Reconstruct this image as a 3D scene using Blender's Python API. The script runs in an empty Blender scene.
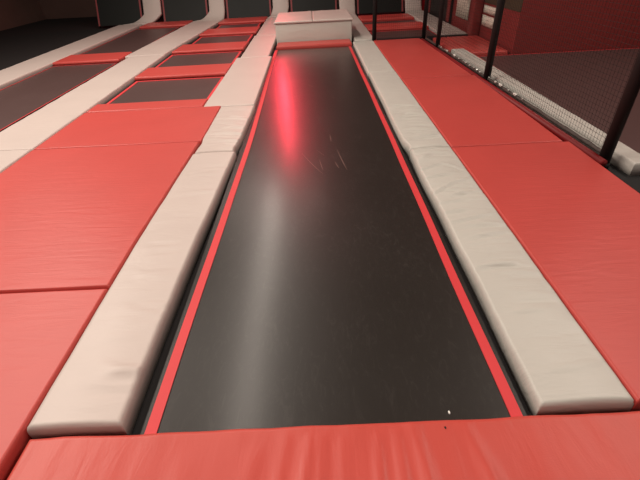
import bpy, bmesh, math, random
from mathutils import Vector, Matrix, noise
random.seed(7)
S = bpy.context.scene
C = S.collection
FZ = -0.06            # dark deck under everything
PT = 0.06            # top of the pads

# ------------------------------------------------------------------ materials
def srgb(r, g, b):
    f = lambda c: (c/255/12.92) if c/255 <= .04045 else ((c/255+.055)/1.055)**2.4
    return (f(r), f(g), f(b), 1)

def nt_new(name):
    m = bpy.data.materials.new(name); m.use_nodes = True
    nt = m.node_tree; b = nt.nodes['Principled BSDF']
    return m, nt, b

def N(nt, t, **kw):
    n = nt.nodes.new(t)
    for k, v in kw.items():
        if k in n.inputs.keys(): n.inputs[k].default_value = v
        else: setattr(n, k, v)
    return n

def coords(nt, scale=(1, 1, 1)):
    tc = nt.nodes.new('ShaderNodeTexCoord'); mp = nt.nodes.new('ShaderNodeMapping')
    mp.inputs['Scale'].default_value = scale
    nt.links.new(tc.outputs['Object'], mp.inputs['Vector'])
    return mp.outputs['Vector']

def vinyl(name, col, rough=.45, var=.10, wr=.25, spec=.4, stretch=(1.2, 7, 3)):
    """coated cloth: soft colour variation, fine grain and faint creases running across the pad"""
    m, nt, b = nt_new(name)
    n1 = N(nt, 'ShaderNodeTexNoise', Scale=2.2, Detail=4.0, Roughness=.6); nt.links.new(coords(nt), n1.inputs['Vector'])
    mix = N(nt, 'ShaderNodeMix', data_type='RGBA')
    d = tuple(c*(1-var*1.6) for c in col[:3])+(1,); l = tuple(min(1, c*(1+var)) for c in col[:3])+(1,)
    mix.inputs[6].default_value = d; mix.inputs[7].default_value = l
    nt.links.new(n1.outputs['Fac'], mix.inputs[0]); nt.links.new(mix.outputs[2], b.inputs['Base Color'])
    n2 = N(nt, 'ShaderNodeTexNoise', Scale=2.6, Detail=3.0, Roughness=.55, Distortion=.6); nt.links.new(coords(nt, stretch), n2.inputs['Vector'])
    n3 = N(nt, 'ShaderNodeTexNoise', Scale=160.0, Detail=2.0); nt.links.new(coords(nt), n3.inputs['Vector'])
    b1 = N(nt, 'ShaderNodeBump', Strength=wr, Distance=.03); nt.links.new(n2.outputs['Fac'], b1.inputs['Height'])
    b2 = N(nt, 'ShaderNodeBump', Strength=.12, Distance=.002); nt.links.new(n3.outputs['Fac'], b2.inputs['Height'])
    nt.links.new(b1.outputs['Normal'], b2.inputs['Normal']); nt.links.new(b2.outputs['Normal'], b.inputs['Normal'])
    b.inputs['Roughness'].default_value = rough; b.inputs['Specular IOR Level'].default_value = spec
    return m

def bed_mat(name, col, rough=.34, scuff=.5, spec=.5, coat=0):
    """woven black jumping bed, slightly polished by feet, with pale scuffs"""
    m, nt, b = nt_new(name)
    v = coords(nt)
    n1 = N(nt, 'ShaderNodeTexNoise', Scale=1.4, Detail=5.0, Roughness=.65); nt.links.new(v, n1.inputs['Vector'])
    n2 = N(nt, 'ShaderNodeTexNoise', Scale=11.0, Detail=7.0, Roughness=.8, Distortion=1.2); nt.links.new(coords(nt, (2.2, .8, 1)), n2.inputs['Vector'])
    r = N(nt, 'ShaderNodeValToRGB'); r.color_ramp.elements[0].position = .52; r.color_ramp.elements[1].position = .78
    r.color_ramp.elements[1].color = (scuff, scuff, scuff, 1)
    nt.links.new(n2.outputs['Fac'], r.inputs['Fac'])
    mul = N(nt, 'ShaderNodeMath', operation='MULTIPLY'); nt.links.new(r.outputs['Color'], mul.inputs[0]); nt.links.new(n1.outputs['Fac'], mul.inputs[1])
    mix = N(nt, 'ShaderNodeMix', data_type='RGBA'); mix.inputs[6].default_value = col
    mix.inputs[7].default_value = tuple(min(1, c*2.6+.02) for c in col[:3])+(1,)
    nt.links.new(mul.outputs[0], mix.inputs[0]); nt.links.new(mix.outputs[2], b.inputs['Base Color'])
    mr = N(nt, 'ShaderNodeMapRange'); mr.inputs['To Min'].default_value = rough-.05; mr.inputs['To Max'].default_value = rough+.07
    nt.links.new(n1.outputs['Fac'], mr.inputs['Value']); nt.links.new(mr.outputs['Result'], b.inputs['Roughness'])
    # weave
    wx = N(nt, 'ShaderNodeTexWave', Scale=60.0); wx.bands_direction = 'X'
    wy = N(nt, 'ShaderNodeTexWave', Scale=60.0); wy.bands_direction = 'Y'
    nt.links.new(v, wx.inputs['Vector']); nt.links.new(v, wy.inputs['Vector'])
    ad = N(nt, 'ShaderNodeMath', operation='ADD'); nt.links.new(wx.outputs['Fac'], ad.inputs[0]); nt.links.new(wy.outputs['Fac'], ad.inputs[1])
    b1 = N(nt, 'ShaderNodeBump', Strength=.08, Distance=.001); nt.links.new(ad.outputs[0], b1.inputs['Height'])
    n4 = N(nt, 'ShaderNodeTexNoise', Scale=38.0, Detail=3.0); nt.links.new(v, n4.inputs['Vector'])
    b2 = N(nt, 'ShaderNodeBump', Strength=.10, Distance=.004); nt.links.new(n4.outputs['Fac'], b2.inputs['Height'])
    nt.links.new(b1.outputs['Normal'], b2.inputs['Normal']); nt.links.new(b2.outputs['Normal'], b.inputs['Normal'])
    b.inputs['Specular IOR Level'].default_value = spec
    if coat:
        b.inputs['Coat Weight'].default_value = coat; b.inputs['Coat Roughness'].default_value = .21; b.inputs['Coat IOR'].default_value = 1.45
        n5 = N(nt, 'ShaderNodeTexNoise', Scale=70.0, Detail=3.0); nt.links.new(v, n5.inputs['Vector'])
        b3 = N(nt, 'ShaderNodeBump', Strength=.10, Distance=.0012); nt.links.new(n5.outputs['Fac'], b3.inputs['Height'])
        nt.links.new(b3.outputs['Normal'], b.inputs['Coat Normal'])
    return m

def plain(name, col, rough=.5, metal=0, var=.15, scale=12):
    m, nt, b = nt_new(name)
    n1 = N(nt, 'ShaderNodeTexNoise', Scale=float(scale), Detail=3.0); nt.links.new(coords(nt), n1.inputs['Vector'])
    mix = N(nt, 'ShaderNodeMix', data_type='RGBA')
    mix.inputs[6].default_value = tuple(c*(1-var) for c in col[:3])+(1,); mix.inputs[7].default_value = tuple(min(1, c*(1+var)) for c in col[:3])+(1,)
    nt.links.new(n1.outputs['Fac'], mix.inputs[0]); nt.links.new(mix.outputs[2], b.inputs['Base Color'])
    b.inputs['Roughness'].default_value = rough; b.inputs['Metallic'].default_value = metal
    return m

BEIGE = srgb(196, 182, 175)
M = dict(
    beige=vinyl('beige vinyl', BEIGE, .42, .05, .14, stretch=(1.6, 4, 3)),
    grey_beige=vinyl('beige vinyl greyer light', srgb(194, 190, 182), .42, .05, .28, stretch=(1.4, 5, 3)),  # greyer copy of beige: the right side's less pink light put into the colour
    beige_far=vinyl('beige vinyl smooth', BEIGE, .45, .05, .12),
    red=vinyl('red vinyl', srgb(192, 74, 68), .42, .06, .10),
    red_front=vinyl('red vinyl draped', srgb(194, 76, 66), .40, .06, .10, stretch=(5, 1.2, 3)),
    red_shade=vinyl('shaded red vinyl', srgb(126, 22, 24), .5, .1, .1),  # red darkened by the shade of the slot beside the mats
    webbing=vinyl('red webbing', srgb(210, 60, 64), .55, .05, .05),
    bed=bed_mat('black woven bed', srgb(41, 37, 34), .35, .75, .32, .46),
    bed_small=bed_mat('dark woven bed', srgb(78, 58, 56), .42, .25),
    bed_wall=bed_mat('dark wall bed', srgb(20, 21, 19), .55, .1, .3),
    steel=plain('black steel', srgb(24, 22, 22), .5, .3),
    black=plain('black foam', srgb(14, 13, 13), .7),
    deck=plain('dark deck', srgb(18, 16, 16), .85, 0, .3, 4),
    net=plain('black net cord', srgb(10, 10, 10), .8),
    bundle=plain('grey gathered net', srgb(64, 56, 52), .6, 0, 1.0, 45),
    wall_web=vinyl('dull red webbing', srgb(140, 62, 64), .6, .05, .05),
    scuff=plain('pale scuff', srgb(92, 72, 66), .42),
    olive=plain('dark olive wall', srgb(62, 52, 34), .8, 0, .2, 3),
    silver=plain('silver clip', srgb(225, 222, 215), .3, .3),
    white=plain('white crumb', srgb(235, 232, 225), .6),
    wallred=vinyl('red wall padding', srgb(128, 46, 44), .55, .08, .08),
    wallback=plain('dark painted wall', srgb(104, 78, 70), .8, 0, .2, 2),
    ceil=plain('dark ceiling', srgb(40, 36, 34), .9, 0, .2, 2),
)
def banner_mat(name, sc, lo):
    m, nt, b = nt_new(name)
    n1 = N(nt, 'ShaderNodeTexNoise', Scale=float(sc), Detail=1.0); nt.links.new(coords(nt, (1, 1, .8)), n1.inputs['Vector'])
    r = N(nt, 'ShaderNodeValToRGB'); r.color_ramp.elements[0].position = lo; r.color_ramp.elements[1].position = lo+.07
    r.color_ramp.elements[0].color = srgb(70, 66, 60); r.color_ramp.elements[1].color = srgb(225, 220, 205)
    nt.links.new(n1.outputs['Fac'], r.inputs['Fac']); nt.links.new(r.outputs['Color'], b.inputs['Base Color'])
    b.inputs['Roughness'].default_value = .6
    return m
M['banner'] = banner_mat('printed banner', 5, .27)

# ------------------------------------------------------------------ helpers
def link(name, bm, m, parent=None, smooth=False, loc=None):
    me = bpy.data.meshes.new(name); bmesh.ops.recalc_face_normals(bm, faces=bm.faces)
    bm.to_mesh(me); bm.free()
    me.materials.append(M[m])
    if smooth:
        for p in me.polygons: p.use_smooth = True
    o = bpy.data.objects.new(name, me); C.objects.link(o)
    if parent: o.parent = parent
    if loc: o.location = loc
    return o

def tag(o, label, cat, group=None):
    o['label'] = label; o['category'] = cat
    if group: o['group'] = group
    return o

def thing(name, label, cat, loc, group=None):
    o = bpy.data.objects.new(name, None); C.objects.link(o); o.location = loc; o.empty_display_size = .2
    return tag(o, label, cat, group)

def struct(name, bm, m):
    o = link(name, bm, m); o['kind'] = 'structure'; return o

def box(bm, x0, x1, y0, y1, z0, z1, bev=0):
    r = bmesh.ops.create_cube(bm, size=1)
    for v in r['verts']:
        v.co = Vector(((x0+x1)/2+v.co.x*(x1-x0), (y0+y1)/2+v.co.y*(y1-y0), (z0+z1)/2+v.co.z*(z1-z0)))
    if bev:
        es = {e for v in r['verts'] for e in v.link_edges}
        bmesh.ops.bevel(bm, geom=list(es), offset=bev, segments=3, affect='EDGES', profile=.5)

def tube(bm, a, b, r, seg=14, r2=None):
    a, b = Vector(a), Vector(b); d = b-a
    mt = Matrix.Translation((a+b)/2) @ d.to_track_quat('Z', 'Y').to_matrix().to_4x4()
    bmesh.ops.create_cone(bm, cap_ends=True, segments=seg, radius1=r, radius2=r if r2 is None else r2, depth=d.length, matrix=mt)

def axis(a, b, step, r):
    """positions along one side of a pad and their edge heights (0..1 of the thickness)"""
    n = max(2, int((b-a-2*r)/step))
    g = min(step*.4, r*.6); pos = [a, a, a+r*.12, a+r*.45, a+r, a+r+g]+[a+r+(b-a-2*r)*i/n for i in range(1, n)]+[b-r-g, b-r, b-r*.45, b-r*.12, b, b]
    pr = [0, .60, .80, .95, 1.0, 1.0]+[1.0]*(n-1)+[1.0, 1.0, .95, .80, .60, 0]
    return pos, pr

def soft_pad(x0, x1, y0, y1, z0, z1, step=.05, r=.03, edge=None, ridges=(), nz=0.0, nscale=(1, 4), crown=0.0, seed=0, under=0.0):
    """a foam pad under vinyl: rolled edges, optional wandering outline, folds and a light crown"""
    xs, px = axis(x0, x1, step, r); ys, py = axis(y0, y1, step, r)
    xs[0] += under*.3; xs[-1] -= under*.3; ys[0] += under; ys[-1] -= under
    bm = bmesh.new(); V = []
    for j, y in enumerate(ys):
        row = []
        for i, x in enumerate(xs):
            h = min(px[i], py[j]); u = (x-x0)/(x1-x0); w = (y-y0)/(y1-y0)
            X, Y = x, y
            if edge:
                dx0, dx1, dy0, dy1 = edge(x, y)
                X += dx0*(1-u)+dx1*u; Y += dy0*(1-w)+dy1*w
            z = z0+(z1-z0)*h
            if h > .5:
                k = (h-.5)/.5
                z += crown*math.sin(math.pi*u)*k
                if nz: z += nz*k*(noise.noise(Vector((x*nscale[0]+seed, y*nscale[1], seed*1.7)))+.5*noise.noise(Vector((x*nscale[0]*2.3, y*nscale[1]*2.3+seed, 4.0))))
                for (ax, ay, bx_, by_, wd, ht) in ridges:
                    dx, dy = bx_-ax, by_-ay; L2 = dx*dx+dy*dy
                    t = ((X-ax)*dx+(Y-ay)*dy)/L2
                    tc = min(1, max(0, t)); dd = math.hypot(X-ax-dx*tc, Y-ay-dy*tc)
                    z += ht*k*math.exp(-(dd/wd)**2)*(.25+.75*math.sin(math.pi*min(1, max(0, .08+.84*tc))))
            row.append(bm.verts.new((X, Y, z)))
        V.append(row)
    for j in range(len(ys)-1):
        for i in range(len(xs)-1):
            bm.faces.new((V[j][i], V[j][i+1], V[j+1][i+1], V[j+1][i]))
    bmesh.ops.remove_doubles(bm, verts=bm.verts, dist=1e-5)
    be = [e for e in bm.edges if e.is_boundary]
    if be: bmesh.ops.contextual_create(bm, geom=be)
    return bm

def pad(name, m, label, cat, x0, x1, y0, y1, group=None, z1=PT, z0=FZ, **kw):
    kw.setdefault('r', .018)
    if name == 'edge_pad': kw.setdefault('under', .10)
    cx, cy = (x0+x1)/2, (y0+y1)/2
    bm = soft_pad(x0, x1, y0, y1, z0, z1, **kw)
    bmesh.ops.translate(bm, verts=bm.verts, vec=(-cx, -cy, -z0))
    o = link(name, bm, m, None, True, (cx, cy, z0))
    return tag(o, label, cat, group)

def frame_strip(bm, x0, x1, y0, y1, w, z0, z1):
    """four flat bands round a rectangle"""
    box(bm, x0, x1, y0, y0+w, z0, z1); box(bm, x0, x1, y1-w, y1, z0, z1)
    box(bm, x0, x0+w, y0+w, y1-w, z0, z1); box(bm, x1-w, x1, y0+w, y1-w, z0, z1)

def trampoline(name, label, x0, x1, y0, y1, border=.07, inset=.05, bedm='bed_small', group=None, cat='trampoline', z=0.0):
    cx, cy = (x0+x1)/2, (y0+y1)/2
    t = thing(name, label, cat, (cx, cy, FZ), group)
    hx, hy = (x1-x0)/2, (y1-y0)/2
    f = bmesh.new(); frame_strip(f, -hx, hx, -hy, hy, .045, 0, z-FZ-.012); link('frame', f, 'steel', t)
    a, c = hx-inset, hy-inset
    bm = bmesh.new(); box(bm, -hx+.02, hx-.02, -hy+.02, hy-.02, z-FZ-.012, z-FZ); link('jumping_bed', bm, bedm, t)
    bm = bmesh.new(); frame_strip(bm, -a, a, -c, c, border, z-FZ, z-FZ+.005); link('border_webbing', bm, 'webbing', t)
    return t

# ------------------------------------------------------------------ setting
bm = bmesh.new(); box(bm, -11, 8, -3, 19.2, FZ-.1, FZ); struct('floor', bm, 'deck')
bm = bmesh.new(); box(bm, -11, 8, 19, 19.2, FZ, 6.2); struct('wall_back', bm, 'wallback')
bm = bmesh.new(); box(bm, -11.2, -11, -3, 19.2, FZ, 6.2); struct('wall_left', bm, 'wallback')
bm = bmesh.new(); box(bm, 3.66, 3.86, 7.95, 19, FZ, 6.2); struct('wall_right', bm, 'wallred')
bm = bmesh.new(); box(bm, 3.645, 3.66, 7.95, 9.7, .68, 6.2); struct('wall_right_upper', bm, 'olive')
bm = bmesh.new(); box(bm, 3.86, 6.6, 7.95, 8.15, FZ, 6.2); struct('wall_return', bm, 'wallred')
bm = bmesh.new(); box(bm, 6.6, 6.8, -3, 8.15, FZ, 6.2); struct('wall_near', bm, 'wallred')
bm = bmesh.new(); box(bm, -11.2, 8, -3, 19.2, 6.2, 6.4); struct('ceiling', bm, 'ceil')

# ------------------------------------------------------------------ the tumble track
t = thing('tumble_track', 'long black tumble track bed with red webbing stripes running to the beige box', 'trampoline', (0, 5.25, FZ))
f = bmesh.new(); frame_strip(f, -.86, .87, -4.312, 4.28, .03, 0, -FZ-.012); link('frame', f, 'steel', t)
bm = bmesh.new(); box(bm, -.85, .86, -4.312, 4.26, -FZ-.012, -FZ); link('jumping_bed', bm, 'bed', t)
for (xa, xb) in ((-.838, -.784), (.784, .836)):
    bm = bmesh.new(); n = 60
    L, R_ = [], []
    for i in range(n+1):
        y = -4.31+8.56*i/n; wob = .006*noise.noise(Vector((xa*3, y*.9, 0)))+(.042*math.exp(-((i/n-.40)/.27)**2) if xa < 0 else -.012-.03*(i/n)**2)
        wob = wob if xa < 0 else wob+.012
        L.append((bm.verts.new((xa+wob, y, -FZ)), bm.verts.new((xa+wob, y, -FZ+.005))))
        R_.append((bm.verts.new((xb+wob, y, -FZ)), bm.verts.new((xb+wob, y, -FZ+.005))))
    for i in range(n):
        bm.faces.new((L[i][1], R_[i][1], R_[i+1][1], L[i+1][1]))
        bm.faces.new((L[i][0], L[i][1], L[i+1][1], L[i+1][0]))
        bm.faces.new((R_[i][1], R_[i][0], R_[i+1][0], R_[i+1][1]))
        bm.faces.new((L[i][0], L[i+1][0], R_[i+1][0], R_[i][0]))
    link('side_stripe', bm, 'webbing', t)

for (xa, ya, xb, yb, w_) in ((-.18, 3.93, .03, 3.42, .005), (.19, 3.99, .26, 3.48, .006), (.00, 3.75, .03, 3.51, .005), (-.02, 3.99, .06, 3.83, .003), (.155, 3.68, .185, 3.53, .006), (.135, 4.42, .14, 4.20, .006), (-.12, 6.6, -.02, 6.4, .006), (.20, 5.9, .27, 5.8, .005)):
    bm = bmesh.new(); n = 8; L = []
    for i in range(n+1):
        a = i/n; ww = w_*math.sin(math.pi*(.05+.9*a)); x = xa+(xb-xa)*a+.02*math.sin(math.pi*a)*(xb-xa); y = ya+(yb-ya)*a-.06*math.sin(math.pi*a)*(ya-yb)-5.25
        L.append((bm.verts.new((x-ww, y, -FZ+.0008)), bm.verts.new((x+ww, y, -FZ+.0008))))
    for i in range(n): bm.faces.new((L[i][0], L[i][1], L[i+1][1], L[i+1][0]))
    link('scuff_mark', bm, 'scuff', t)

# end pads of the track
rd = [(-.20, .10, -.10, .86, .020, .020), (-.09, .05, -.050, .87, .014, .018), (.02, .15, .035, .86, .013, .015),
      (.13, .10, .19, .87, .016, .018), (.24, .15, .27, .88, .020, .016), (.40, .20, .34, .91, .022, .018), (.68, .25, .56, .89, .026, .015),
      (-.42, .2, -.34, .8, .035, .010), (-.62, .2, -.60, .8, .04, .007), (-.27, .3, -.20, .88, .015, .012)]
def front_edge(x, y):
    return (0, 0, 0, .004+.008*noise.noise(Vector((x*4, 0, 2))))
pad('end_pad', 'red_front', 'wrinkled red vinyl pad across the near end of the black tumble track', 'pad', -1.32, 1.34, -.75, .936,
    z1=.05, step=.022, r=.02, edge=front_edge, ridges=rd, nz=.004, nscale=(6, 1.2))
pad('end_pad', 'red', 'narrow red pad at the far track end, against the foot of the beige box', 'pad', -.825, .84, 9.63, 10.11, z1=.055)
tag(link('crumb', (lambda b: (bmesh.ops.create_icosphere(b, subdivisions=2, radius=.006), bmesh.ops.scale(b, vec=(.8, 1.5, .6), verts=b.verts), b)[2])(bmesh.new()), 'white', None, True, (.525, .99, .003)),
    'tiny white crumb lying on the black track bed by the near red pad', 'crumb')

tag(link('lint', (lambda b: (bmesh.ops.create_icosphere(b, subdivisions=2, radius=.005), bmesh.ops.scale(b, vec=(.8, 1.2, .5), verts=b.verts), b)[2])(bmesh.new()), 'black', None, True, (.475, .895, .052)),
    'tiny dark speck of lint on the near red pad, by the white crumb', 'lint')

# ------------------------------------------------------------------ side pads of the track
def cross_folds(x0, x1, y0, y1, n, h, seed):
    r = random.Random(seed); out = []
    for _ in range(n):
        y = r.uniform(y0, y1); a = r.uniform(x0+.02, x1-.2); b = min(x1-.02, a+r.uniform(.18, .42))
        out.append((a, y, b, y+r.uniform(-.05, .05), r.uniform(.009, .018), r.choice((-1, 1))*h*2.1*r.uniform(.4, 1)))
    return out
def kink(s, yk):
    def e(x, y):
        k = math.exp(-((y-yk)/.28)**2); n = .008*noise.noise(Vector((s*5, y*1.6, 0)))
        return ((.035*k+n, n, 0, 0) if s < 0 else (n, -n, 0, 0))
    return e
G = 'beige pads along the track'
FOLDS = []
for fx in ((0.92, 3.70, 1.17, 3.75), (0.90, 3.29, 1.13, 3.38), (1.13, 3.38, 1.28, 3.25), (0.91, 2.85, 1.11, 3.00), (1.11, 3.00, 1.29, 3.08), (0.96, 2.92, 1.14, 2.90),
           (0.93, 2.70, 1.30, 2.74), (0.92, 2.56, 1.11, 2.58), (0.93, 2.42, 1.27, 2.51), (1.02, 2.79, 1.31, 2.86), (0.93, 3.13, 1.19, 3.18), (.95, 2.2, 1.28, 2.27), (.95, 1.9, 1.2, 1.93)):
    FOLDS += [fx+(.016, .012), (fx[0], fx[1]-.026, fx[2], fx[3]-.026, .012, -.012)]
pad('side_pad', 'beige', 'pinkish beige pad left of the track, nearest stretch, starting by the front red pad', 'pad', -1.315, -.925, .97, 3.93, G,
    step=.024, r=.018, edge=lambda x, y: (-.04*min(1, (3.93-y)/1.5), .01*noise.noise(Vector((1, y*1.2, 0)))+(.062*max(0, (y-2.0)/1.93) if y < 3.93 else .05), 0, 0),
    ridges=cross_folds(-1.3, -.9, 1.1, 3.8, 24, .006, 3), nz=.004, nscale=(1.5, 4), crown=.008, seed=1)
pad('side_pad', 'beige', 'short crumpled beige pad left of the track, beside the two red floor mats', 'pad', -1.30, -.868, 3.94, 5.46, G,
    step=.022, r=.018, edge=lambda x, y: (.015*math.exp(-((y-4.2)/.1)**2), .03*(y-3.94)/1.2-.02*math.exp(-((y-4.0)/.22)**2), 0, 0),
    ridges=cross_folds(-1.3, -.85, 3.98, 5.0, 26, .009, 5), nz=.006, nscale=(2, 5), crown=.008, seed=4)
pad('side_pad', 'beige_far', 'wide smooth beige pad left of the track, beside the nearest square trampoline', 'pad', -1.55, -.84, 5.50, 8.62, G, step=.06, nz=.003, seed=7)
pad('side_pad', 'beige_far', 'beige pad left of the track, between red pad rows and the beige box', 'pad', -1.48, -.90, 8.63, 11.2, G, step=.06, nz=.003, seed=9)
pad('side_pad', 'beige_far', 'farthest beige floor pad left of the box, leading to the wall trampolines', 'pad', -1.45, -.90, 11.21, 14.75, G, step=.08, nz=.003, seed=10)
pad('side_pad', 'grey_beige', 'wrinkled grey beige pad right of the track, nearest stretch', 'pad', .91, 1.325, .97, 3.765, G,
    step=.016, r=.018, edge=lambda x, y: (.012*noise.noise(Vector((3, y*1.4, 0))) , .004*noise.noise(Vector((9, y*1.4, 0))), 0, 0),
    ridges=cross_folds(.9, 1.32, 2.3, 3.7, 14, .006, 11)+cross_folds(.9, 1.32, 1.0, 2.4, 12, .006, 12)+FOLDS+[(.95, 3.5, 1.05, 3.6, .04, .016), (.93, 3.66, 1.3, 3.64, .02, .012)],
    nz=.006, nscale=(2, 5), crown=.01, seed=12)
pad('side_pad', 'grey_beige', 'grey beige pad right of the track, second stretch, with folds bunched at its near end', 'pad', .885, 1.325, 3.77, 6.90, G,
    step=.018, r=.018, edge=lambda x, y: (.03*math.exp(-((y-3.85)/.12)**2)+.008*noise.noise(Vector((3, y*1.2, 5))), 0, 0, 0),
    ridges=cross_folds(.88, 1.3, 3.8, 5.2, 30, .009, 13)+[(1.0, 3.82, 1.3, 3.80, .02, .012)], nz=.004, nscale=(2, 4), crown=.008, seed=13)
pad('side_pad', 'grey_beige', 'grey beige pad right of the track, third stretch, ending beside the red end pad', 'pad', .87, 1.32, 6.91, 9.72, G, step=.06, nz=.003, seed=15)
pad('side_pad', 'grey_beige', 'farthest grey beige floor pad, right of the box behind the cross net', 'pad', .93, 1.38, 9.86, 14.4, G, step=.08, nz=.003, seed=16)

# ------------------------------------------------------------------ red mats
GM = 'red floor mats'
def mat(label, x0, x1, y0, y1, **kw):
    pad('floor_mat', 'red', label, 'mat', x0, x1, y0, y1, GM, z1=.058, r=.011, step=.1, nz=.003, nscale=(1.2, 1.2), **kw)
mat('red floor mat left of the track, second mat back, touching the red trampoline edge pad', -3.18, -1.30, 4.278, 5.525, seed=1)
mat('large red floor mat left of the track, beside the nearest beige pad', -3.18, -1.362, 1.9, 4.265, edge=lambda x, y: (0, .045*max(0, (y-2.4)/1.87), 0, 0), seed=2)
mat('red floor mat left of the near red end pad', -3.18, -1.362, -.75, 1.885, seed=3)
mat('large red floor mat right of the track, beside the wrinkled nearest grey beige pad', 1.33, 2.50, .97, 3.762, seed=4)
mat('red floor mat right of the track, in the middle along the black net', 1.33, 2.45, 3.772, 6.425, seed=5)
mat('farthest red floor mat right of the track, ending at the black cross bar', 1.325, 2.42, 6.452, 9.72, edge=lambda x, y: (0, -.085*(y-6.44)/3.3, 0, 0), seed=6)

# ------------------------------------------------------------------ left field of square trampolines
XL0, XL1 = -3.17, -1.565
strips = [(5.54, 5.90), (7.42, 8.15), (9.64, 10.46), (11.87, 12.80), (14.0, 14.95)]
SN = ['nearest red pad strip of the left trampoline field, behind the red floor mats',
      'second red pad strip from the red floor mats, between square trampolines',
      'third red pad strip from the red floor mats, between square trampolines',
      'fourth red pad strip from the red floor mats, between square trampolines',
      'farthest red pad strip of the left field, at the foot of a wall trampoline']
for (a, b), l in zip(strips, SN):
    pad('edge_pad', 'red', l, 'pad', XL0, XL1+.01, a, b, 'red pad strips of the left field', z1=.062, step=.08, nz=.004, seed=a,
        edge=lambda x, y: (.05*max(0, y-9), .017*max(0, y-9), 0, 0))
TN = ['square trampoline nearest the red floor mats, dark bed with red border', 'second square trampoline from the red floor mats, dark brownish bed',
      'third square trampoline from the red floor mats, between two red pad strips', 'fourth and smallest looking square trampoline, next to the wall trampolines']
for k in range(4):
    trampoline('square_trampoline', TN[k], XL0+.01+.066*max(0, strips[k+1][0]-9.6), XL1+.01, strips[k][1]+.01, strips[k+1][0]-.01, .045, .03, group='square trampolines of the left field')

# beige aisle between the columns, and the far left column
GA = 'beige aisle pads of the left field'
pad('aisle_pad', 'beige_far', 'beige aisle pad between two trampoline columns, running to the wall trampolines', 'pad', -4.08, -3.23, 9.4, 14.75, GA, step=.09, nz=.004, seed=21, edge=lambda x, y: (.04*(y-9.4), .06*(y-9.4), 0, 0))
pad('aisle_pad', 'beige_far', 'nearer beige aisle pad left of the square trampolines', 'pad', -3.96, -3.20, 4.3, 9.39, GA, step=.09, nz=.004, seed=22)
pad('aisle_pad', 'beige_far', 'beige aisle pad beside the red floor mats at far left', 'pad', -3.96, -3.20, .2, 4.29, GA, step=.09, nz=.004, seed=23)
pad('edge_pad', 'red', 'red pad strip at the foot of the leftmost wall trampoline', 'pad', -5.38, -3.92, 14.05, 14.98, 'red pad strips of the far left column', z1=.062, step=.08, nz=.004)
pad('edge_pad', 'red', 'red pad strip between the two long trampolines of the far left column', 'pad', -5.5, -4.10, 9.1, 9.9, 'red pad strips of the far left column', z1=.062, step=.08, nz=.004)
trampoline('long_trampoline', 'long dark trampoline bed in the far left column, before the wall trampoline', -5.48, -4.10, 9.92, 14.03, .012, .02)
trampoline('long_trampoline', 'nearer long trampoline of the far left column, beside the beige aisle', -5.48, -4.10, 5.0, 9.08, .012, .02)
pad('aisle_pad', 'beige_far', 'outermost beige aisle pad left of the far left trampoline column', 'pad', -6.3, -5.52, 5.0, 14.75, GA, step=.1, nz=.004, seed=25)

# ------------------------------------------------------------------ right field behind the cross net
XR0, XR1 = 1.40, 2.92
rows = [(11.26, 12.10), (12.98, 13.90)]
pad('edge_pad', 'red', 'nearer red pad strip behind the black cross net, right of the box', 'pad', XR0, XR1, *rows[0], 'red pad strips of the right field', z1=.062, step=.08, nz=.004)
pad('edge_pad', 'red', 'farther red pad strip behind the cross net, at the foot of the right wall trampoline', 'pad', XR0, XR1, *rows[1], 'red pad strips of the right field', z1=.062, step=.08, nz=.004)
trampoline('square_trampoline', 'grey trampoline bed directly behind the black cross bar on the right', XR0+.01, XR1-.01, 9.90, 11.24, .02, .02, group='trampolines of the right field')
trampoline('square_trampoline', 'narrow dark trampoline between the two red pad strips on the right', XR0+.01, XR1-.01, 12.12, 12.96, .008, .012, group='trampolines of the right field')
pad('aisle_pad', 'grey_beige', 'beige aisle pad seen through the net along the red wall', 'pad', 2.94, 3.5, 9.88, 14.4, None, step=.09, nz=.004, seed=31)

# behind the box
pad('edge_pad', 'red', 'red pad behind the beige box, before the middle wall trampoline', 'pad', -.9, .9, 13.6, 14.75, None, z1=.062, step=.09)

# ------------------------------------------------------------------ wall trampolines and the curved pads between them
LEAN = math.radians(24)
def incline(s, y0, z0=.10):      # a point s metres up the leaning wall
    return y0+s*math.sin(LEAN), z0+s*math.cos(LEAN)
def wall_trampoline(label, x0, x1, y0, h=2.4, group='leaning wall trampolines along the back'):
    cx = (x0+x1)/2; hx = (x1-x0)/2
    t = thing('leaning_trampoline', label, 'trampoline', (cx, y0, FZ), group)
    zz = -FZ
    def slab(xa, xb, s0, s1, d0, d1):
        bm = bmesh.new(); box(bm, xa, xb, -d1, -d0, s0, s1)
        bmesh.ops.rotate(bm, verts=bm.verts, cent=(0, 0, 0), matrix=Matrix.Rotation(-LEAN, 3, 'X'))
        bmesh.ops.translate(bm, verts=bm.verts, vec=(0, 0, zz+.02)); return bm
    def join(parts):
        o = bmesh.new()
        for p in parts:
            me = bpy.data.meshes.new('tmp'); p.to_mesh(me); p.free(); o.from_mesh(me); bpy.data.meshes.remove(me)
        return o
    link('jumping_bed', slab(-hx+.01, hx-.01, 0, h, 0, .012), 'bed_wall', t)
    link('border_webbing', join([slab(-hx+.03, -hx+.08, .0, h-.05, .012, .017), slab(hx-.08, hx-.03, .0, h-.05, .012, .017),
                                 slab(-hx+.08, hx-.08, h-.10, h-.05, .012, .017)]), 'wall_web', t)
    for sx in (-1, 1):
        top = incline(h, 0, .02); fr = bmesh.new()
        tube(fr, (sx*(hx-.03), top[0]+.06, 0), (sx*(hx-.03), top[0]+.06, zz+top[1]), .03); link('support_post', fr, 'steel', t, True)
        fr = bmesh.new(); tube(fr, (sx*(hx-.03), .06, .03), (sx*(hx-.03), top[0]+.04, zz+top[1]), .025); link('frame_rail', fr, 'steel', t, True)
    return t
WY = 15.05
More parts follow.
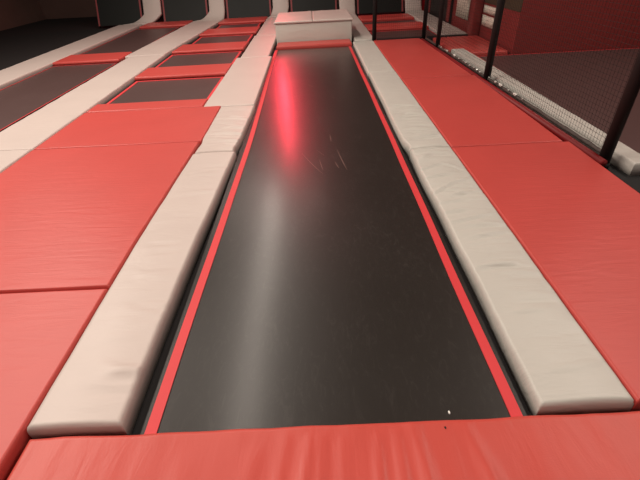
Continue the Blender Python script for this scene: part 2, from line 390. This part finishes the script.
wall_trampoline('leftmost leaning wall trampoline in view, dark bed with red side stripes', -4.92, -3.40, WY)
wall_trampoline('dark leaning wall trampoline behind the rows of square trampolines', -2.83, -1.31, WY)
wall_trampoline('dark leaning wall trampoline directly behind the beige box', -.72, .85, WY)
wall_trampoline('dark leaning wall trampoline right of the box, behind the net post', 1.42, 2.95, WY-.4)
wall_trampoline('dark leaning wall trampoline at the far left corner', -7.1, -5.57, WY)

def curved_pad(label, x0, x1, yf, y0, m='beige_far', h=2.4, foot=None):
    """floor pad that sweeps up into the leaning wall"""
    prof = [(yf, PT), (yf+.25*(y0-yf), PT+.005)]
    tgt = incline(.55, y0, .12)
    for i in range(0, 9):
        a = i/8
        p0 = (yf+.45*(y0-yf), PT+.01); p1 = (y0-.02, PT+.02)
        prof.append(((1-a)**2*p0[0]+2*a*(1-a)*p1[0]+a*a*tgt[0], (1-a)**2*p0[1]+2*a*(1-a)*p1[1]+a*a*tgt[1]))
    for s in (.9, 1.4, 1.9, h): prof.append(incline(s, y0, .12))
    bm = bmesh.new(); n = len(prof); th = .1
    nrm = []
    for i in range(n):
        a = prof[max(0, i-1)]; b = prof[min(n-1, i+1)]; d = Vector((b[0]-a[0], b[1]-a[1])).normalized(); nrm.append(Vector((-d.y, d.x)))
    us = [(0, -th), (0, -.03), (.01, -.01), (.04, 0), (.5*(x1-x0), .012), (x1-x0-.04, 0), (x1-x0-.01, -.01), (x1-x0, -.03), (x1-x0, -th)]
    V = []
    for i in range(n):
        fx0, fx1 = foot or (x0, x1); q = min(1, i/7); xa = fx0+(x0-fx0)*q; k_ = (fx1+(x1-fx1)*q-xa)/(x1-x0)
        V.append([bm.verts.new((xa+u*k_, prof[i][0]+nrm[i].x*d, max(FZ, prof[i][1]+nrm[i].y*d))) for u, d in us])
    for i in range(n-1):
        for k in range(len(us)-1): bm.faces.new((V[i][k], V[i][k+1], V[i+1][k+1], V[i+1][k]))
        bm.faces.new((V[i][0], V[i+1][0], V[i+1][-1], V[i][-1]))
    bm.faces.new(V[0]); bm.faces.new(list(reversed(V[-1])))
    cx = (x0+x1)/2
    bmesh.ops.translate(bm, verts=bm.verts, vec=(-cx, -y0, -FZ))
    o = link('divider_pad', bm, m, None, True, (cx, y0, FZ))
    tag(o, label, 'pad', 'curved beige pads between the wall trampolines')
curved_pad('beige pad curving up at the far left between two wall trampolines', -5.53, -4.95, 14.76, WY, foot=(-6.2, -5.53))
curved_pad('beige pad curving from the left aisle up between two wall trampolines', -3.37, -2.86, 14.76, WY, foot=(-3.86, -2.93))
curved_pad('beige pad curving up the wall behind the left side of the box', -1.28, -.75, 14.76, WY, foot=(-1.45, -.90))
curved_pad('beige pad curving up the wall behind the right side of the box', .88, 1.39, 14.41, WY-.35, foot=(.93, 1.38))
curved_pad('beige pad curving up right of the wall trampoline, seen behind the net', 2.98, 3.5, 14.41, WY-.4)

# side wall trampoline on the red wall
t = thing('upright_trampoline', 'dark upright trampoline with red borders on the right wall beyond the net', 'trampoline', (3.62, 13.0, FZ))
bm = bmesh.new(); box(bm, -.03, .02, -1.15, 1.15, 0, 2.4); link('jumping_bed', bm, 'bed_wall', t)
for y0, y1 in ((-1.15, -.9), (.9, 1.15)):
    bm = bmesh.new(); box(bm, -.05, -.03, y0, y1, .1, 2.4); link('border_webbing', bm, 'wallred', t)

# ------------------------------------------------------------------ the box
BX0, BX1, BY0, BY1, BH = -.865, .905, 10.14, 11.86, .455
t = thing('foam_box', 'beige vinyl foam box with lid standing across the far end of the track', 'box', (0, (BY0+BY1)/2, FZ))
cy = (BY0+BY1)/2
def local(fn, *a, **k):
    b = fn(*a, **k); bmesh.ops.translate(b, verts=b.verts, vec=(0, -cy, -FZ)); return b
def body():
    bm = bmesh.new(); box(bm, BX0+.02, BX1-.02, BY0, BY1, FZ, BH-.035, .02); return bm
link('body', local(body), 'grey_beige', t, True)  # greyer than the lid: the front face's shade put into the colour
def lid_half(x0, x1, seed):
    return soft_pad(x0, x1, BY0-.02, BY1+.02, BH-.033, BH+.012, step=.05, r=.025, nz=.008, nscale=(2.5, 2.5), seed=seed)
link('lid', local(lid_half, BX0-.005, -.003, 3), 'beige', t, True)
link('lid', local(lid_half, .003, BX1+.005, 8), 'beige', t, True)

# ------------------------------------------------------------------ netting on the right
def net_sheet(u0, u1, z0, z1, cell=.045, w=.0010):
    """knotted square mesh in the plane x=0, running along y"""
    bm = bmesh.new(); n = int((u1-u0)/cell); k = int((z1-z0)/cell)
    for i in range(n+1):
        y = u0+(u1-u0)*i/n; box(bm, -w, w, y-w, y+w, z0, z1)
    for j in range(k+1):
        z = z0+(z1-z0)*j/k; box(bm, -w, w, u0, u1, z-w, z+w)
    return bm
NX = 2.56
t = thing('net_fence', 'black safety net on black posts along the red mats right of the track', 'net fence', (NX, 6.3, FZ))
t.rotation_euler = (0, 0, .03)
for y in (9.83, 8.75, 6.22, 3.4):
    bm = bmesh.new(); tube(bm, (0, y-6.3, 0), (0, y-6.3, 3.0), .052 if y < 7 else .043, 18)
    tube(bm, (0, y-6.3, 0), (0, y-6.3, .05), .06, 18); link('post', bm, 'black', t, True)
link('net', net_sheet(3.4-6.3, 9.8-6.3, .16, 2.95), 'net', t)
bm = bmesh.new(); tube(bm, (-.075, -3.0, .085), (-.075, 3.36, .085), .038, 12); link('slot_shade_roll', bm, 'red_shade', t, True)  # dark red tube added in place of the shaded slot along the mats
bm = bmesh.new()       # gathered net lying along the foot
prev = None
for i in range(121):
    y = -2.9+6.25*i/120; r = .022+.010*noise.noise(Vector((0, y*6, 1))); cxx = .01+.012*noise.noise(Vector((3, y*4, 1)))
    ring = [bm.verts.new((cxx+r*math.cos(a), y, .115+r*math.sin(a)*(.9+.3*noise.noise(Vector((a, y*9, 0)))))) for a in [2*math.pi*q/10 for q in range(10)]]
    if prev:
        for q in range(10): bm.faces.new((prev[q], prev[(q+1) % 10], ring[(q+1) % 10], ring[q]))
    prev = ring
link('gathered_net', bm, 'bundle', t, True)
rr = random.Random(4)
for i in range(22):
    y = 5.1+i*.17+rr.uniform(-.1, .1)
    bm = bmesh.new(); s = rr.uniform(.010, .026)
    box(bm, -s*.6, s*.6, -s, s, -s*.5, s*.5, .004)
    bmesh.ops.rotate(bm, verts=bm.verts, cent=(0, 0, 0), matrix=Matrix.Rotation(rr.uniform(-.6, .6), 3, 'X') @ Matrix.Rotation(rr.uniform(-.7, .7), 3, 'Z'))
    bmesh.ops.translate(bm, verts=bm.verts, vec=(-.012+rr.uniform(-.01, .01), y-6.3, .15))
    link('glint', bm, 'silver', t)  # pale bits standing in for bright glints along the gathered net

t = thing('cross_net', 'black net with bar and post across the far end of the right red mats', 'net fence', (2.4, 9.79, FZ))
bm = bmesh.new(); tube(bm, (1.345-2.4, 0, 0), (1.345-2.4, 0, 3.0), .045, 18); tube(bm, (1.345-2.4, 0, 0), (1.345-2.4, 0, .05), .05, 18); link('post', bm, 'black', t, True)
bm = bmesh.new(); box(bm, -1.0, -.005, -.045, .045, 0, .135, .015); link('base_bar', bm, 'black', t); bm = bmesh.new(); box(bm, .12, 1.02, -.045, .045, 0, .135, .015); link('base_bar', bm, 'black', t)
ns = net_sheet(-1.0, 1.0, .15, 2.95)
bmesh.ops.rotate(ns, verts=ns.verts, cent=(0, 0, 0), matrix=Matrix.Rotation(-math.pi/2, 3, 'Z'))
link('net', ns, 'net', t)

# beyond the net
bm = bmesh.new(); box(bm, 3.45, 3.655, 9.72, 9.98, FZ, 3.2, .03)
o = link('padded_pillar', bm, 'wallred', None, True); tag(o, 'red padded pillar at the end of the cross net', 'pillar')
pad('court_mat', 'red', 'red mat behind the net, at the foot of the red wall', 'mat', 2.93, 3.60, 8.0, 9.70, 'red mats beyond the net', z1=.055, r=.012, step=.1)
pad('court_mat', 'red', 'small red mat just behind the net, past the end of the beige pad', 'mat', 2.63, 2.915, 8.42, 9.70, 'red mats beyond the net', z1=.055, r=.012, step=.1)
pad('court_pad', 'grey_beige', 'grey beige pad running along behind the net', 'pad', 2.66, 2.91, 3.2, 8.40, None, step=.06, nz=.003, edge=lambda x, y: (.12*(8.4-y)/5.2, .06*(8.4-y)/5.2, 0, 0))
trampoline('court_trampoline', 'dark trampoline behind the net, right of the beige pad there', 2.98, 6.4, 3.2, 7.93, .015, .02)

def banner(name, label, y0, y1, z0, z1, x=3.655):
    bm = bmesh.new(); n = 10
    cy, cz = (y0+y1)/2, (z0+z1)/2
    V = [[bm.verts.new((-.012-.01*math.sin(math.pi*i/n), y0+(y1-y0)*i/n-cy, z-cz)) for z in (z0, cz, z1)] for i in range(n+1)]
    W = [[bm.verts.new((0, v.co.y, v.co.z)) for v in r] for r in V]
    for i in range(n):
        for k in range(2):
            bm.faces.new((V[i][k], V[i+1][k], V[i+1][k+1], V[i][k+1])); bm.faces.new((W[i][k], W[i][k+1], W[i+1][k+1], W[i+1][k]))
    for g in (0, 2):
        for i in range(n): bm.faces.new((V[i][g], W[i][g], W[i+1][g], V[i+1][g]))
    for i in (0, n):
        for k in range(2): bm.faces.new((V[i][k], V[i][k+1], W[i][k+1], W[i][k]))
    tag(link(name, bm, 'banner', None, True, (x, cy, cz)), label, 'sign')
banner('wall_banner', 'tall white banner with dark print on the red wall beyond the cross net', 10.6, 11.55, .23, 1.3)
banner('wall_sign', 'upper white sign board on the red wall beside the pillar', 8.98, 9.68, .50, .64)
banner('wall_sign', 'lower white sign board with dark mark on the red wall beside the pillar', 8.98, 9.68, .27, .46)

# ------------------------------------------------------------------ light
def area(name, loc, rot, sx, sy, e, col):
    l = bpy.data.lights.new(name, 'AREA'); l.shape = 'RECTANGLE'; l.size = sx; l.size_y = sy; l.energy = e; l.color = col
    o = bpy.data.objects.new(name, l); C.objects.link(o); o.location = loc; o.rotation_euler = rot; return o
WARM = (1, .88, .77)
area('lamp_row', (-1.62, 7.9, 5.2), (0, 0, 0), .32, 9.4, 200, WARM)
area('lamp_left', (-6.0, 5.0, 5.6), (0, math.radians(-32), 0), 2.0, 8.0, 590, WARM)
area('lamp_far', (-3.0, 13, 5.8), (0, 0, 0), 6.0, 2.0, 60, WARM)
area('lamp_near', (-.6, .3, 5.2), (0, 0, 0), 3.0, 1.6, 135, WARM)
area('fill_right', (5.5, 4.2, 5.8), (0, math.radians(28), 0), 1.5, 6.0, 210, WARM)  # added fill without a known fixture, lifts the right red mats
area('red_strip', (-1.38, 17.8, 3.55), (math.radians(-90), 0, 0), .20, 5.0, 225, (1, .05, .08))
w = bpy.data.worlds.new('World'); S.world = w; w.use_nodes = True
w.node_tree.nodes['Background'].inputs[0].default_value = (.85, .72, .66, 1); w.node_tree.nodes['Background'].inputs[1].default_value = .25

# ------------------------------------------------------------------ camera
cd = bpy.data.cameras.new('Camera'); cam = bpy.data.objects.new('Camera', cd); C.objects.link(cam)
cd.sensor_fit = 'HORIZONTAL'; cd.sensor_width = 36; cd.lens = 400/640*36; cd.clip_start = .02
p, yaw, roll = .62386567, .01005927, -.05496624
fw = Vector((-math.sin(yaw)*math.cos(p), math.cos(yaw)*math.cos(p), -math.sin(p)))
r = Vector((math.cos(yaw), math.sin(yaw), 0)); u = r.cross(fw)
r2 = math.cos(roll)*r+math.sin(roll)*u; u2 = -math.sin(roll)*r+math.cos(roll)*u
cam.matrix_world = Matrix(((r2.x, u2.x, -fw.x, 0), (r2.y, u2.y, -fw.y, 0), (r2.z, u2.z, -fw.z, 1.7), (0, 0, 0, 1)))
S.camera = cam
S.view_settings.view_transform = 'Standard'
S.view_settings.look = 'None'
S.view_settings.exposure = 0
